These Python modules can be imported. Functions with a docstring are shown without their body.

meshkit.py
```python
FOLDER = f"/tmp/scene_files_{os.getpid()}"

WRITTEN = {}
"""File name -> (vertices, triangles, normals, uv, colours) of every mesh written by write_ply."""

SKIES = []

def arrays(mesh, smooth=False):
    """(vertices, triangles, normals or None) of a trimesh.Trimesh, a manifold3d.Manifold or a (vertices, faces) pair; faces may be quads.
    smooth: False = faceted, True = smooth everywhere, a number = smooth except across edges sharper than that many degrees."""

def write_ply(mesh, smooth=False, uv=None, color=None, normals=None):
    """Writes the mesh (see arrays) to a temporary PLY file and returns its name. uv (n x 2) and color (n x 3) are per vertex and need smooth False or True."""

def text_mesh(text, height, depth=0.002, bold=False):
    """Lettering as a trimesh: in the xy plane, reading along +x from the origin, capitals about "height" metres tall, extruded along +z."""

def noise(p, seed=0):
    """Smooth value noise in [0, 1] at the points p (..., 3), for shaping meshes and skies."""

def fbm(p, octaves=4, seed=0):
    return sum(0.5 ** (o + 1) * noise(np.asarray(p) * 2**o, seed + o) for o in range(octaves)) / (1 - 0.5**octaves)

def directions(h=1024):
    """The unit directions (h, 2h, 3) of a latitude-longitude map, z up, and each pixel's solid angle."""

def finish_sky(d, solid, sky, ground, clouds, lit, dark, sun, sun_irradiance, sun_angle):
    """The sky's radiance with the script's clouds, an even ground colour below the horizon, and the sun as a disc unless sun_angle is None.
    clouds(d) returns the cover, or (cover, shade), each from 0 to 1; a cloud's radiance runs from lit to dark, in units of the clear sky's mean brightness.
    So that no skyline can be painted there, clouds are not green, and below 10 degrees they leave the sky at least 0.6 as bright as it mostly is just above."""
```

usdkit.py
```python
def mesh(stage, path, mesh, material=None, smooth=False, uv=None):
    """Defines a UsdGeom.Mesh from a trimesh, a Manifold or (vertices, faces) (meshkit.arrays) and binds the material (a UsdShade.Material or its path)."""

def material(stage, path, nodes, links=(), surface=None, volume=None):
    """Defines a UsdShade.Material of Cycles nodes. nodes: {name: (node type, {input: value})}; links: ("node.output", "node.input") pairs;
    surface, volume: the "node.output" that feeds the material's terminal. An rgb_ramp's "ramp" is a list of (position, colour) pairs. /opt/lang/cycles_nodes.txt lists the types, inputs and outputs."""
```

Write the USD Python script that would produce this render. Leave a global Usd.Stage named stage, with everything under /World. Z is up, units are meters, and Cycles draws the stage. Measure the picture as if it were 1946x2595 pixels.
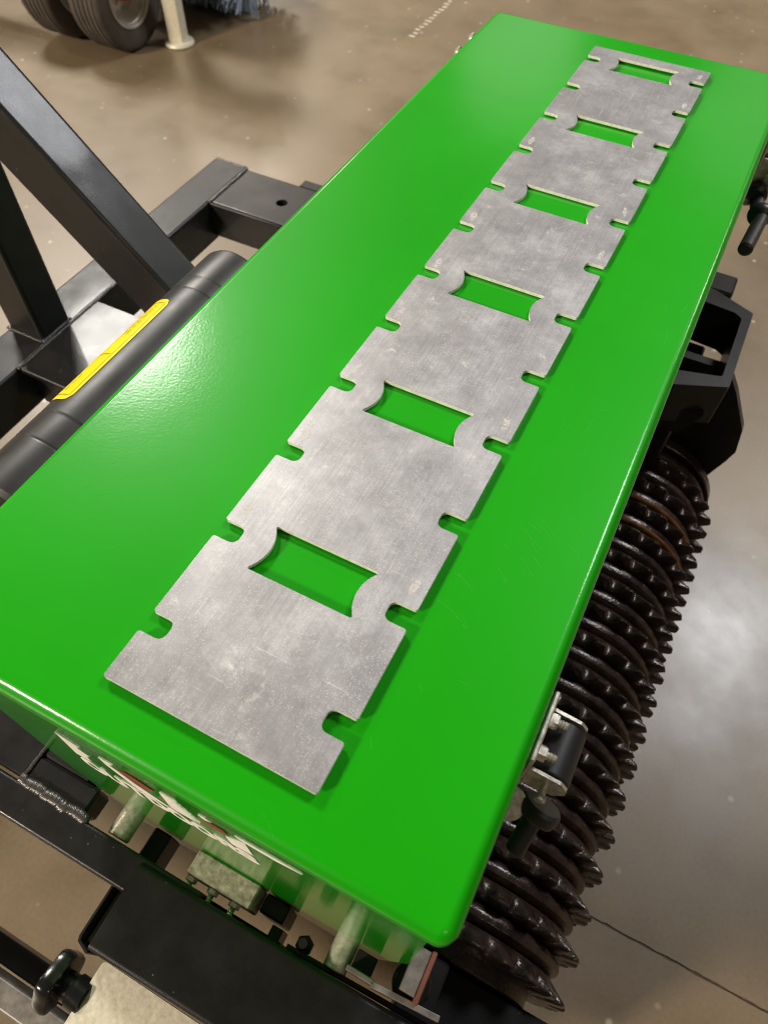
import math
import numpy as np
import trimesh
import shapely
from shapely import affinity
from shapely.geometry import Polygon, box as sbox, Point, LineString
from pxr import Usd, UsdGeom, UsdLux, UsdShade, Gf, Sdf
import manifold3d as m3
import usdkit, meshkit

stage = Usd.Stage.CreateInMemory()
UsdGeom.SetStageUpAxis(stage, UsdGeom.Tokens.z)
UsdGeom.SetStageMetersPerUnit(stage, 1.0)
UsdGeom.Xform.Define(stage, '/World')
rng = np.random.default_rng(7)
PI = math.pi
DZ = 0.86                       # height of the lid's top above the floor; shapes below are written with the lid top at z = 0

# ------------------------------------------------------------------ camera
F, W0, H0 = 1823.904, 1946, 2595
RIGHT = (0.8912273980957424, 0.4531715816601547, 0.018688029835354086)
DOWN = (0.38238358456141947, -0.7285770835928479, -0.5682941382077594)
FWD = (-0.24391908318426647, 0.513625301984797, -0.8226132323392159)
CAM = (0.17885301898380915, -0.14304846144225383, 0.5173852587468746 + DZ)
cam = UsdGeom.Camera.Define(stage, '/World/camera')
ap = 24.0
cam.CreateHorizontalApertureAttr(ap)
cam.CreateVerticalApertureAttr(ap * H0 / W0)
fl = ap * F / W0
cam.CreateFocalLengthAttr(fl)
cam.CreateFStopAttr(fl / 3.4)
cam.CreateFocusDistanceAttr(0.72)
cam.CreateClippingRangeAttr(Gf.Vec2f(0.02, 200))
cam.CreateExposureAttr(0.0)
cam.AddTransformOp().Set(Gf.Matrix4d(*RIGHT, 0, *[-v for v in DOWN], 0, *[-v for v in FWD], 0, *CAM, 1))

# ------------------------------------------------------------------ light: high lamps of a dim hall, plus two added sheen lights
dome = UsdLux.DomeLight.Define(stage, '/World/hall_light')
dome.CreateIntensityAttr(1.0)
dm = usdkit.material(stage, '/World/Looks/hall_air', {'b': ('background_shader', {'color': (1.0, 0.84, 0.66), 'strength': 0.055})}, surface='b.background')
UsdShade.MaterialBindingAPI.Apply(dome.GetPrim()).Bind(dm)
LIGHTS = [  # position, radius, brightness, colour
    ((-5.7, 4.55, 5.2), 0.80, 80, (1.0, 0.96, 0.88)),
    ((2.12, 4.65, 5.2), 0.80, 42, (0.97, 0.98, 1.0)),
    ((3.9, -3.2, 5.2), 0.60, 12, (1.0, 0.86, 0.68)),
    ((-5.0, -6.8, 4.4), 0.70, 235, (1.0, 0.86, 0.68)),
    ((-10.5, 1.5, 5.2), 0.60, 40, (1.0, 0.86, 0.68)),
    ((5.5, 11.5, 5.2), 0.60, 40, (1.0, 0.88, 0.72)),
    ((-8.5, 11.5, 5.2), 0.60, 50, (1.0, 0.88, 0.72)),
    ((-3.9, 13.4, 5.3), 1.10, 1.9, (1.0, 0.95, 0.85)),  # added: large dim sphere, only there to put sheen on the far lid
    ((0.3, 13.0, 5.3), 1.10, 1.1, (1.0, 0.95, 0.85)),  # second added sphere for the far lid's sheen, not a hall lamp
]
for i, (p, r, w, c) in enumerate(LIGHTS):
    l = UsdLux.SphereLight.Define(stage, '/World/ceiling_or_sheen_light' + ('_%03d' % i if i else ''))
    l.CreateRadiusAttr(r)
    l.CreateIntensityAttr(w)
    l.CreateColorAttr(Gf.Vec3f(*c))
    l.AddTranslateOp().Set(Gf.Vec3d(p[0], p[1], p[2] + DZ))

# ------------------------------------------------------------------ materials
def mat(name, nodes, links=()):
    return usdkit.material(stage, '/World/Looks/' + name, nodes, list(links), surface='p.BSDF')

def pos(nodes, links, scale=(1, 1, 1), rot=(0, 0, 0), name='map'):
    nodes.setdefault('geo', ('geometry', {}))
    nodes[name] = ('mapping', {'mapping_type': 'point', 'scale': scale, 'rotation': rot})
    links.append(('geo.position', name + '.vector'))

def green(name='green_powder_coat', coat=0.42, rough=0.15):
    n, l = {}, []
    pos(n, l)
    n['peel'] = ('noise_texture', {'scale': 330.0, 'detail': 1.5})
    n['wav'] = ('noise_texture', {'scale': 9.0, 'detail': 2.0})
    n['b1'] = ('bump', {'strength': 0.075, 'distance': 0.0012})
    n['b2'] = ('bump', {'strength': 0.10, 'distance': 0.004})
    pos(n, l, (55, 900, 55), (0, 0, 0.9), 'ms')
    n['scr'] = ('noise_texture', {'scale': 1.0, 'detail': 2.0, 'roughness': 0.6})
    n['scrr'] = ('rgb_ramp', {'ramp': [(0, (0.17,) * 3), (0.68, (0.17,) * 3), (0.80, (0.38,) * 3), (1, (0.42,) * 3)]})
    n['cl'] = ('noise_texture', {'scale': 5.0, 'detail': 3.0})
    n['cr'] = ('rgb_ramp', {'ramp': [(0.25, (0.0055, 0.275, 0.0008)), (0.75, (0.0065, 0.312, 0.001))]})
    n['p'] = ('principled_bsdf', {'roughness': 0.42, 'coat_weight': coat, 'coat_roughness': rough, 'coat_ior': 1.45, 'specular_ior_level': 0.12})
    l += [('map.vector', 'peel.vector'), ('map.vector', 'wav.vector'), ('map.vector', 'cl.vector'), ('wav.fac', 'b2.height'), ('peel.fac', 'b1.height'), ('b2.normal', 'b1.normal'),
          ('b1.normal', 'p.coat_normal'), ('cl.fac', 'cr.fac'), ('cr.color', 'p.base_color'), ('ms.vector', 'scr.vector'), ('scr.fac', 'scrr.fac')]
    return mat(name, n, l)

def steel_plate_look():
    n, l = {}, []
    pos(n, l)
    n['cloud'] = ('noise_texture', {'scale': 16.0, 'detail': 9.0, 'roughness': 0.78})
    n['cr'] = ('rgb_ramp', {'ramp': [(0.32, (0.335, 0.332, 0.338)), (0.50, (0.405, 0.40, 0.408)), (0.68, (0.525, 0.52, 0.525))]})
    pos(n, l, (520, 12, 60), (0, 0, 0.0), 'mroll')
    n['roll'] = ('noise_texture', {'scale': 1.0, 'detail': 3.0})
    n['rr'] = ('rgb_ramp', {'ramp': [(0.35, (0.93,) * 3), (0.65, (1.05,) * 3)]})
    n['mixr'] = ('mix', {'mix_type': 'multiply', 'fac': 1.0})
    # fine white specks
    n['v'] = ('voronoi_texture', {'scale': 620.0})
    n['vr'] = ('rgb_ramp', {'ramp': [(0.0, (0.9,) * 3), (0.12, (0.8,) * 3), (0.26, (0,) * 3), (1, (0,) * 3)]})
    n['vm'] = ('noise_texture', {'scale': 30.0, 'detail': 4.0})
    n['vmr'] = ('rgb_ramp', {'ramp': [(0.36, (0.2,) * 3), (0.54, (1,) * 3)]})
    n['vmul'] = ('mix', {'mix_type': 'multiply', 'fac': 1.0})
    # smeared pale stains
    n['st'] = ('noise_texture', {'scale': 42.0, 'detail': 5.0, 'roughness': 0.75, 'distortion': 0.15})
    n['str'] = ('rgb_ramp', {'ramp': [(0.61, (0,) * 3), (0.75, (0.6,) * 3)]})
    # scratches, two directions
    pos(n, l, (22, 900, 40), (0, 0, 0.85), 'ms1')
    n['s1'] = ('noise_texture', {'scale': 1.0, 'detail': 1.0})
    n['s1r'] = ('rgb_ramp', {'ramp': [(0.76, (0,) * 3), (0.82, (0.5,) * 3)]})
    pos(n, l, (700, 16, 40), (0, 0, 0.22), 'ms2')
    n['s2'] = ('noise_texture', {'scale': 1.0, 'detail': 1.0})
    n['s2r'] = ('rgb_ramp', {'ramp': [(0.77, (0,) * 3), (0.83, (0.5,) * 3)]})
    n['a1'] = ('mix', {'mix_type': 'lighten', 'fac': 1.0})
    n['a2'] = ('mix', {'mix_type': 'lighten', 'fac': 1.0})
    n['a3'] = ('mix', {'mix_type': 'lighten', 'fac': 1.0})
    n['col'] = ('mix', {'mix_type': 'mix', 'color2': (0.80, 0.77, 0.72)})
    n['met'] = ('rgb_ramp', {'ramp': [(0, (0.76,) * 3), (1, (0.10,) * 3)]})
    n['rg'] = ('rgb_ramp', {'ramp': [(0.3, (0.40,) * 3), (0.7, (0.52,) * 3)]})
    n['bev'] = ('bevel', {'samples': 4, 'radius': 0.0009})
    n['bmp'] = ('bump', {'strength': 0.12, 'distance': 0.0005})
    n['wv'] = ('noise_texture', {'scale': 30.0, 'detail': 4.0})
    n['bmp2'] = ('bump', {'strength': 0.05, 'distance': 0.003})
    n['p'] = ('principled_bsdf', {})
    for t in ('cloud', 'v', 'vm', 'st', 'wv'):
        l.append(('map.vector', t + '.vector'))
    l += [('mroll.vector', 'roll.vector'), ('ms1.vector', 's1.vector'), ('ms2.vector', 's2.vector'), ('cloud.fac', 'cr.fac'), ('roll.fac', 'rr.fac'),
          ('cr.color', 'mixr.color1'), ('rr.color', 'mixr.color2'), ('v.distance', 'vr.fac'), ('vm.fac', 'vmr.fac'), ('vr.color', 'vmul.color1'), ('vmr.color', 'vmul.color2'),
          ('st.fac', 'str.fac'), ('s1.fac', 's1r.fac'), ('s2.fac', 's2r.fac'), ('vmul.color', 'a1.color1'), ('str.color', 'a1.color2'), ('a1.color', 'a2.color1'), ('s1r.color', 'a2.color2'),
          ('a2.color', 'a3.color1'), ('s2r.color', 'a3.color2'), ('a3.color', 'col.fac'), ('mixr.color', 'col.color1'), ('col.color', 'p.base_color'), ('a3.color', 'met.fac'), ('met.color', 'p.metallic'),
          ('cloud.fac', 'rg.fac'), ('rg.color', 'p.roughness'), ('bev.bevel', 'bmp2.normal'), ('wv.fac', 'bmp2.height'), ('bmp2.normal', 'bmp.normal'), ('cloud.fac', 'bmp.height'), ('bmp.normal', 'p.normal')]
    return mat('worn_sheet_steel', n, l)

def paint(name, col, rough=0.4, metallic=0.0, bump=0.2, bscale=600.0, bdist=0.0004, var=0.25, vscale=20.0, coat=0.0, bevel=0.0, spec=0.5, specks=0.0):
    n, l = {}, []
    pos(n, l)
    c = np.array(col)
    n['var'] = ('noise_texture', {'scale': vscale, 'detail': 5.0, 'roughness': 0.6})
    n['cr'] = ('rgb_ramp', {'ramp': [(0.3, tuple(c * (1 - var))), (0.7, tuple(np.minimum(c * (1 + var), 1)))]})
    n['rg'] = ('rgb_ramp', {'ramp': [(0.3, (max(rough - 0.06, 0.02),) * 3), (0.7, (min(rough + 0.08, 1),) * 3)]})
    n['bn'] = ('noise_texture', {'scale': bscale, 'detail': 2.0})
    n['b'] = ('bump', {'strength': bump, 'distance': bdist})
    n['p'] = ('principled_bsdf', {'metallic': metallic, 'coat_weight': coat, 'coat_roughness': 0.08, 'specular_ior_level': spec})
    l += [('map.vector', 'var.vector'), ('map.vector', 'bn.vector'), ('var.fac', 'cr.fac'), ('var.fac', 'rg.fac'), ('rg.color', 'p.roughness'), ('bn.fac', 'b.height'), ('b.normal', 'p.normal')]
    if specks:
        n['v'] = ('voronoi_texture', {'scale': 90.0})
        n['vr'] = ('rgb_ramp', {'ramp': [(0, (1,) * 3), (0.05, (1,) * 3), (0.10, (0,) * 3)]})
        n['vn'] = ('noise_texture', {'scale': 25.0})
        n['vnr'] = ('rgb_ramp', {'ramp': [(0.55, (0,) * 3), (0.65, (1,) * 3)]})
        n['vm'] = ('mix', {'mix_type': 'multiply', 'fac': 1.0})
        n['cm'] = ('mix', {'mix_type': 'mix', 'color2': (specks,) * 3})
        l += [('map.vector', 'v.vector'), ('map.vector', 'vn.vector'), ('v.distance', 'vr.fac'), ('vn.fac', 'vnr.fac'), ('vr.color', 'vm.color1'), ('vnr.color', 'vm.color2'), ('vm.color', 'cm.fac'), ('cr.color', 'cm.color1'), ('cm.color', 'p.base_color')]
    else:
        l.append(('cr.color', 'p.base_color'))
    if bevel:
        n['bev'] = ('bevel', {'samples': 4, 'radius': bevel})
        l.append(('bev.bevel', 'b.normal'))
    return mat(name, n, l)

def concrete():
    n, l = {}, []
    pos(n, l)
    n['big'] = ('noise_texture', {'scale': 0.9, 'detail': 4.0, 'roughness': 0.55})
    n['mid'] = ('noise_texture', {'scale': 4.5, 'detail': 6.0, 'roughness': 0.6, 'distortion': 0.1})
    n['bigr'] = ('rgb_ramp', {'ramp': [(0.35, (0.160, 0.113, 0.062)), (0.65, (0.212, 0.160, 0.100))]})
    n['midr'] = ('rgb_ramp', {'ramp': [(0.28, (0.86, 0.85, 0.83)), (0.5, (1, 1, 1)), (0.72, (1.10, 1.09, 1.07))]})
    n['mm'] = ('mix', {'mix_type': 'multiply', 'fac': 1.0})
    n['fine'] = ('noise_texture', {'scale': 140.0, 'detail': 3.0})
    n['finer'] = ('rgb_ramp', {'ramp': [(0.3, (0.92,) * 3), (0.7, (1.06,) * 3)]})
    n['mf'] = ('mix', {'mix_type': 'multiply', 'fac': 1.0})
    n['v'] = ('voronoi_texture', {'scale': 17.0})
    n['vr'] = ('rgb_ramp', {'ramp': [(0, (1,) * 3), (0.06, (0.9,) * 3), (0.13, (0,) * 3)]})
    n['vn'] = ('noise_texture', {'scale': 7.0, 'detail': 2.0})
    n['vnr'] = ('rgb_ramp', {'ramp': [(0.48, (0,) * 3), (0.62, (0.75,) * 3)]})
    n['vm'] = ('mix', {'mix_type': 'multiply', 'fac': 1.0})
    n['col'] = ('mix', {'mix_type': 'mix', 'color2': (0.62, 0.56, 0.46)})
    n['rg'] = ('rgb_ramp', {'ramp': [(0.3, (0.34,) * 3), (0.7, (0.50,) * 3)]})
    n['b'] = ('bump', {'strength': 0.12, 'distance': 0.003})
    n['p'] = ('principled_bsdf', {'specular_ior_level': 0.6, 'coat_weight': 0.22, 'coat_roughness': 0.28})
    for t in ('big', 'mid', 'fine', 'v', 'vn'):
        l.append(('map.vector', t + '.vector'))
    l += [('big.fac', 'bigr.fac'), ('mid.fac', 'midr.fac'), ('bigr.color', 'mm.color1'), ('midr.color', 'mm.color2'), ('fine.fac', 'finer.fac'), ('mm.color', 'mf.color1'), ('finer.color', 'mf.color2'),
          ('v.distance', 'vr.fac'), ('vn.fac', 'vnr.fac'), ('vr.color', 'vm.color1'), ('vnr.color', 'vm.color2'), ('vm.color', 'col.fac'), ('mf.color', 'col.color1'), ('col.color', 'p.base_color'),
          ('mid.fac', 'rg.fac'), ('rg.color', 'p.roughness'), ('mid.fac', 'b.height'), ('b.normal', 'p.normal')]
    return mat('polished_concrete', n, l)

GREEN = green()
GREENGLOSS = green('green_gloss_coat', 1.0, 0.035)
PLATE = steel_plate_look()
BLACK = paint('black_powder_coat', (0.011, 0.0105, 0.011), 0.38, bump=0.35, bscale=700, bdist=0.0005, var=0.15, specks=0.25, coat=0.13, spec=0.28)
BLACKSMOOTH = paint('black_plastic', (0.010, 0.010, 0.010), 0.18, bump=0.05, var=0.1)
CANISTER = paint('satin_black_plastic', (0.020, 0.020, 0.020), 0.42, bump=0.15, bscale=900, var=0.1)
IRON = paint('dark_cast_iron', (0.036, 0.023, 0.019), 0.27, metallic=0.3, bump=0.5, bscale=260, bdist=0.0016, var=0.55, vscale=38, coat=0.10)
DULLZINC = paint('dull_dirty_zinc', (0.42, 0.385, 0.30), 0.42, metallic=0.5, bump=0.4, bscale=240, bdist=0.0008, var=0.45, vscale=110)
RUST = paint('rust', (0.30, 0.11, 0.025), 0.6, bump=0.3, var=0.5, vscale=60)
ZINC = paint('zinc_plated_steel', (0.62, 0.59, 0.50), 0.34, metallic=0.6, bump=0.25, bscale=350, var=0.25, vscale=120)
GALV = paint('galvanised_sheet', (0.66, 0.62, 0.50), 0.5, metallic=0.2, bump=0.3, bscale=260, var=0.15, vscale=150)
WELD = paint('weld_bead', (0.05, 0.047, 0.045), 0.28, metallic=0.2, bump=0.5, bscale=500, var=0.3)
REDBROWN = paint('red_reflection_tone', (0.17, 0.062, 0.046), 0.4, bump=0.15)  # red reflected in the bar, put into its base colour
WHITE = paint('white_decal', (0.88, 0.86, 0.82), 0.35, bump=0.0, var=0.02)
DRED = paint('dark_red_decal', (0.25, 0.035, 0.028), 0.35, bump=0.0, var=0.05)
YELLOW = paint('yellow_label', (0.92, 0.66, 0.006), 0.35, bump=0.0, var=0.03)
INK = paint('black_ink', (0.02, 0.018, 0.012), 0.4, bump=0.0)
RUBBER = paint('tyre_rubber', (0.065, 0.053, 0.044), 0.75, bump=0.4, bscale=120, bdist=0.001, var=0.3)
RIM = paint('grey_rim', (0.50, 0.46, 0.42), 0.4, metallic=0.4, bump=0.1)
REDCAP = paint('red_hub', (0.45, 0.03, 0.02), 0.4)
BRISTLE = paint('blue_grey_bristle', (0.22, 0.28, 0.36), 0.5, bump=0.0, var=0.3, vscale=200)
BARE = paint('grey_bare_steel', (0.20, 0.185, 0.17), 0.42, metallic=0.5, bump=0.3, bscale=160, var=0.3, vscale=60)
CUT = paint('cut_steel_edge', (0.74, 0.72, 0.67), 0.45, metallic=0.15, bump=0.3, bscale=500, var=0.15, vscale=200)
def scuff():
    n, l = {}, []
    pos(n, l)
    n['q'] = ('noise_texture', {'scale': 420.0, 'detail': 3.0, 'roughness': 0.7})
    n['r'] = ('rgb_ramp', {'ramp': [(0.42, (0.03,) * 3), (0.66, (0.55,) * 3)]})
    n['t'] = ('transparent_bsdf', {})
    n['p'] = ('principled_bsdf', {'base_color': (0.78, 0.75, 0.70), 'roughness': 0.6, 'metallic': 0.0})
    n['m'] = ('mix_closure', {})
    l += [('map.vector', 'q.vector'), ('q.fac', 'r.fac'), ('r.color', 'm.fac'), ('t.BSDF', 'm.closure1'), ('p.BSDF', 'm.closure2')]
    return usdkit.material(stage, '/World/Looks/pale_scuff', n, l, surface='m.closure')
SCUFF = scuff()
CONC = concrete()
JOINT = paint('joint_filler', (0.075, 0.058, 0.038), 0.8, var=0.4, vscale=120)
CHALK = paint('pale_floor_mark', (0.50, 0.45, 0.37), 0.6, var=0.2, vscale=60)

# ------------------------------------------------------------------ naming helpers
def free(path):
    if not stage.GetPrimAtPath(path):
        return path
    i = 1
    while stage.GetPrimAtPath('%s_%03d' % (path, i)):
        i += 1
    return '%s_%03d' % (path, i)

def ppath(p):
    return '/World' if p is None else str(p.GetPath() if hasattr(p, 'GetPath') else p)

def obj(name, mesh, m, parent=None, smooth=30, label=None, kind=None, cat=None, group=None, z=DZ):
    if isinstance(mesh, (list, tuple)) and len(mesh) and not isinstance(mesh[0], np.ndarray):
        mesh = trimesh.util.concatenate([tm(x) for x in mesh])
    mesh = tm(mesh)
    mesh = trimesh.Trimesh(mesh.vertices + [0, 0, z], mesh.faces, process=False)
    pr = usdkit.mesh(stage, free(ppath(parent) + '/' + name), mesh, m, smooth=smooth).GetPrim()
    for k, v in (('label', label), ('kind', kind), ('category', cat), ('group', group)):
        if v:
            pr.SetCustomDataByKey(k, v)
    return pr

def thing(name, label, cat):
    pr = UsdGeom.Xform.Define(stage, free('/World/' + name)).GetPrim()
    pr.SetCustomDataByKey('label', label)
    pr.SetCustomDataByKey('category', cat)
    return pr

# ------------------------------------------------------------------ shape helpers
def tm(x):
    if hasattr(x, 'to_mesh'):
        k = x.to_mesh()
        return trimesh.Trimesh(np.array(k.vert_properties[:, :3]), np.array(k.tri_verts), process=False)
    return x

def man(t):
    t = trimesh.Trimesh(t.vertices, t.faces)
    t.merge_vertices()
    return m3.Manifold(m3.Mesh(np.asarray(t.vertices, np.float32), np.asarray(t.faces, np.uint32)))

def cbox(x0, x1, y0, y1, z0, z1, c=0.002):
    pts = []
    for x, sx in ((x0, 1), (x1, -1)):
        for y, sy in ((y0, 1), (y1, -1)):
            for zz, sz in ((z0, 1), (z1, -1)):
                pts += [(x + sx * c, y + sy * c, zz), (x + sx * c, y, zz + sz * c), (x, y + sy * c, zz + sz * c)]
    return trimesh.convex.convex_hull(np.array(pts))

def frame(d, up):
    d = np.array(d, float) / np.linalg.norm(d)
    up = np.array(up, float)
    s = np.cross(up, d)
    if np.linalg.norm(s) < 1e-6:
        s = np.cross([1, 0, 0], d)
    s /= np.linalg.norm(s)
    return s, np.cross(d, s), d

def rrect(w, h, r, n=4):
    return sbox(-w / 2 + r, -h / 2 + r, w / 2 - r, h / 2 - r).buffer(r, quad_segs=n)

def sweep(poly, p0, p1, up=(0, 0, 1)):
    p0, p1 = np.array(p0, float), np.array(p1, float)
    L = np.linalg.norm(p1 - p0)
    t = trimesh.creation.extrude_polygon(poly, L)
    s, u, d = frame(p1 - p0, up)
    t.vertices = p0 + t.vertices @ np.array([s, u, d])
    return t

def beam(p0, p1, w, h, r=0.007, wall=None, up=(0, 0, 1)):
    a = rrect(w, h, r)
    if wall:
        a = a.difference(rrect(w - 2 * wall, h - 2 * wall, max(r - wall, 0.001)))
    return sweep(a, p0, p1, up)

def lathe(prof, p0, d, n=40):
    prof = np.array(prof, float)
    s, u, dd = frame(d, (0, 0, 1) if abs(d[2]) < 0.9 * np.linalg.norm(d) else (1, 0, 0))
    a = np.arange(n) * 2 * PI / n
    ring = np.cos(a)[:, None] * s + np.sin(a)[:, None] * u
    v = np.concatenate([np.array(p0) + r * ring + t * dd for r, t in prof])
    f = []
    for i in range(len(prof) - 1):
        for j in range(n):
            k = (j + 1) % n
            q = (i * n + j, i * n + k, (i + 1) * n + k, (i + 1) * n + j)
            f += [(q[0], q[1], q[2]), (q[0], q[2], q[3])]
    t = trimesh.Trimesh(v, f, process=False)
    t.merge_vertices()
    t.update_faces(t.nondegenerate_faces())
    t.fix_normals()
    return t

def rod(p0, p1, r, c=0.001, n=28):
    p0, p1 = np.array(p0, float), np.array(p1, float)
    L = np.linalg.norm(p1 - p0)
    return lathe([(0, 0), (r - c, 0), (r, c), (r, L - c), (r - c, L), (0, L)], p0, p1 - p0, n)

def hexa(p0, d, af, h):
    s, u, dd = frame(d, (0, 0, 1))
    r = af / math.sqrt(3)
    return lathe([(0, 0), (r, 0), (r, h * 0.82), (r * 0.9, h), (0, h)], p0, d, 6)

def stud(p0, d, r, L):
    n = int(L / 0.0012)
    prof = [(0, 0)] + [(r - (0.0005 if i % 2 else 0), L * i / n) for i in range(n + 1)] + [(0, L)]
    return lathe(prof, p0, d, 16)

def bead(p0, p1, r, seed=0, flat=0.62):
    """a weld seam: overlapping crescent ripples along a line"""
    g = np.random.default_rng(seed)
    p0, p1 = np.array(p0, float), np.array(p1, float)
    L = np.linalg.norm(p1 - p0)
    d = (p1 - p0) / L
    sd = np.cross([0, 0, 1], d)
    n = max(3, int(L / (r * 0.30)))
    out, off, wd = [], 0.0, 1.0
    for i in range(n):
        s = trimesh.creation.icosphere(subdivisions=2, radius=1)
        off = 0.8 * off + g.normal(0, r * 0.06)
        wd = 0.75 * wd + 0.25 * g.uniform(0.75, 1.25)
        v = s.vertices
        x = v[:, 0] * 0.75 - 0.45 * v[:, 1] ** 2
        s.vertices = p0 + d * (L * (i + 0.5) / n) + r * wd * (x[:, None] * d + v[:, 1:2] * sd + v[:, 2:3] * flat * np.array([0, 0, 1])) + sd * off
        out.append(s)
    return trimesh.util.concatenate(out)

# ------------------------------------------------------------------ the floor
floor_y = 0.1400
g = 0.0018
def wavy_slab(y0, y1, edge):
    x = np.linspace(-14, 14, 57)
    xs = np.unique(np.concatenate([x, np.linspace(0.2, 1.4, 120)]))
    e = (meshkit.fbm(np.stack([xs * 60, 0 * xs + edge, 0 * xs], -1), 3, 3 + edge) - 0.5) * 0.0035
    ya, yb = (np.full_like(xs, y0), y1 + e) if edge else (y0 + e, np.full_like(xs, y1))
    n = len(xs)
    v = np.concatenate([np.stack([xs, ya, 0 * xs], 1), np.stack([xs, yb, 0 * xs], 1)])
    vb = v - [0, 0, 0.02]
    f = []
    for i in range(n - 1):
        f += [(i, i + 1, n + i + 1), (i, n + i + 1, n + i)]
    m = trimesh.Trimesh(v, f, process=False)
    # the sawn edge going down into the joint
    k = n if edge else 0
    w = np.concatenate([v[k:k + n], vb[k:k + n]])
    fw = []
    for i in range(n - 1):
        q = (i, i + 1, n + i + 1, n + i)
        fw += [(q[0], q[2], q[1]), (q[0], q[3], q[2])] if not edge else [(q[0], q[1], q[2]), (q[0], q[2], q[3])]
    return trimesh.util.concatenate([m, trimesh.Trimesh(w, fw, process=False)])
obj('floor', [wavy_slab(floor_y + g, 16, 0), wavy_slab(-10, floor_y - g, 1)], CONC, smooth=False, z=0, kind='structure', label='polished brown concrete hall floor with pale flecks')
obj('floor_joint', cbox(-14, 14, floor_y - 0.02, floor_y + 0.02, -0.03, -0.0018, 0.0005), JOINT, smooth=False, z=0, kind='structure', label='dark sawn joint across the concrete floor')
tick = []
for i in range(26):
    yy = 2.98 + i * 0.034
    tick.append(cbox(-1.262 + 0.004 * math.sin(i * 2.1), -1.238 + 0.004 * math.cos(i * 1.3), yy, yy + 0.013, 0.0006, 0.002, 0.0004))
obj('floor_mark', tick, CHALK, smooth=False, z=0, kind='structure', label='pale ladder-like row of short marks on the floor beyond the green lid')

# ------------------------------------------------------------------ the machine
mach = thing('soil_roller_seeder', 'green lidded seeding machine with black tube frame and ribbed iron roller', 'seeder')
XL, XR, YN, YF = -0.2775, 0.2128, -0.0942, 1.1975

def rounded_outline(x0, x1, y0, y1, r, n=7):
    out = []
    for cx, cy, a0 in ((x1 - r, y1 - r, 0), (x0 + r, y1 - r, 90), (x0 + r, y0 + r, 180), (x1 - r, y0 + r, 270)):
        for k in range(n + 1):
            a = math.radians(a0 + 90 * k / n)
            out.append((cx + r * math.cos(a), cy + r * math.sin(a)))
    return np.array(out)

def lid_mesh():
    re, rc, skirt, th = 0.0105, 0.013, 0.026, 0.003
    rings = []
    N = 8
    for k in range(N + 1):
        a = PI / 2 * k / N
        ins = re * (1 - math.sin(a))
        rings.append((ins, -re * (1 - math.cos(a))))
    rings += [(0, -skirt), (0.0008, -skirt - 0.0006), (th, -skirt), (th, -0.012)]
    V, nn = [], None
    for ins, zz in rings:
        o = rounded_outline(XL + ins, XR - ins, YN + ins, YF - ins, max(rc - ins, 0.002))
        nn = len(o)
        V.append(np.c_[o, np.full(nn, zz)])
    v = np.concatenate(V)
    f = []
    for i in range(len(rings) - 1):
        for j in range(nn):
            k = (j + 1) % nn
            f += [(i * nn + j, (i + 1) * nn + j, (i + 1) * nn + k), (i * nn + j, (i + 1) * nn + k, i * nn + k)]
    # top skin and under skin as fans
    c = len(v)
    v = np.vstack([v, [[(XL + XR) / 2, (YN + YF) / 2, 0], [(XL + XR) / 2, (YN + YF) / 2, -0.012]]])
    last = (len(rings) - 1) * nn
    for j in range(nn):
        k = (j + 1) % nn
        f += [(c, j, k), (c + 1, last + k, last + j)]
    return trimesh.Trimesh(v, f, process=False)
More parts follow.
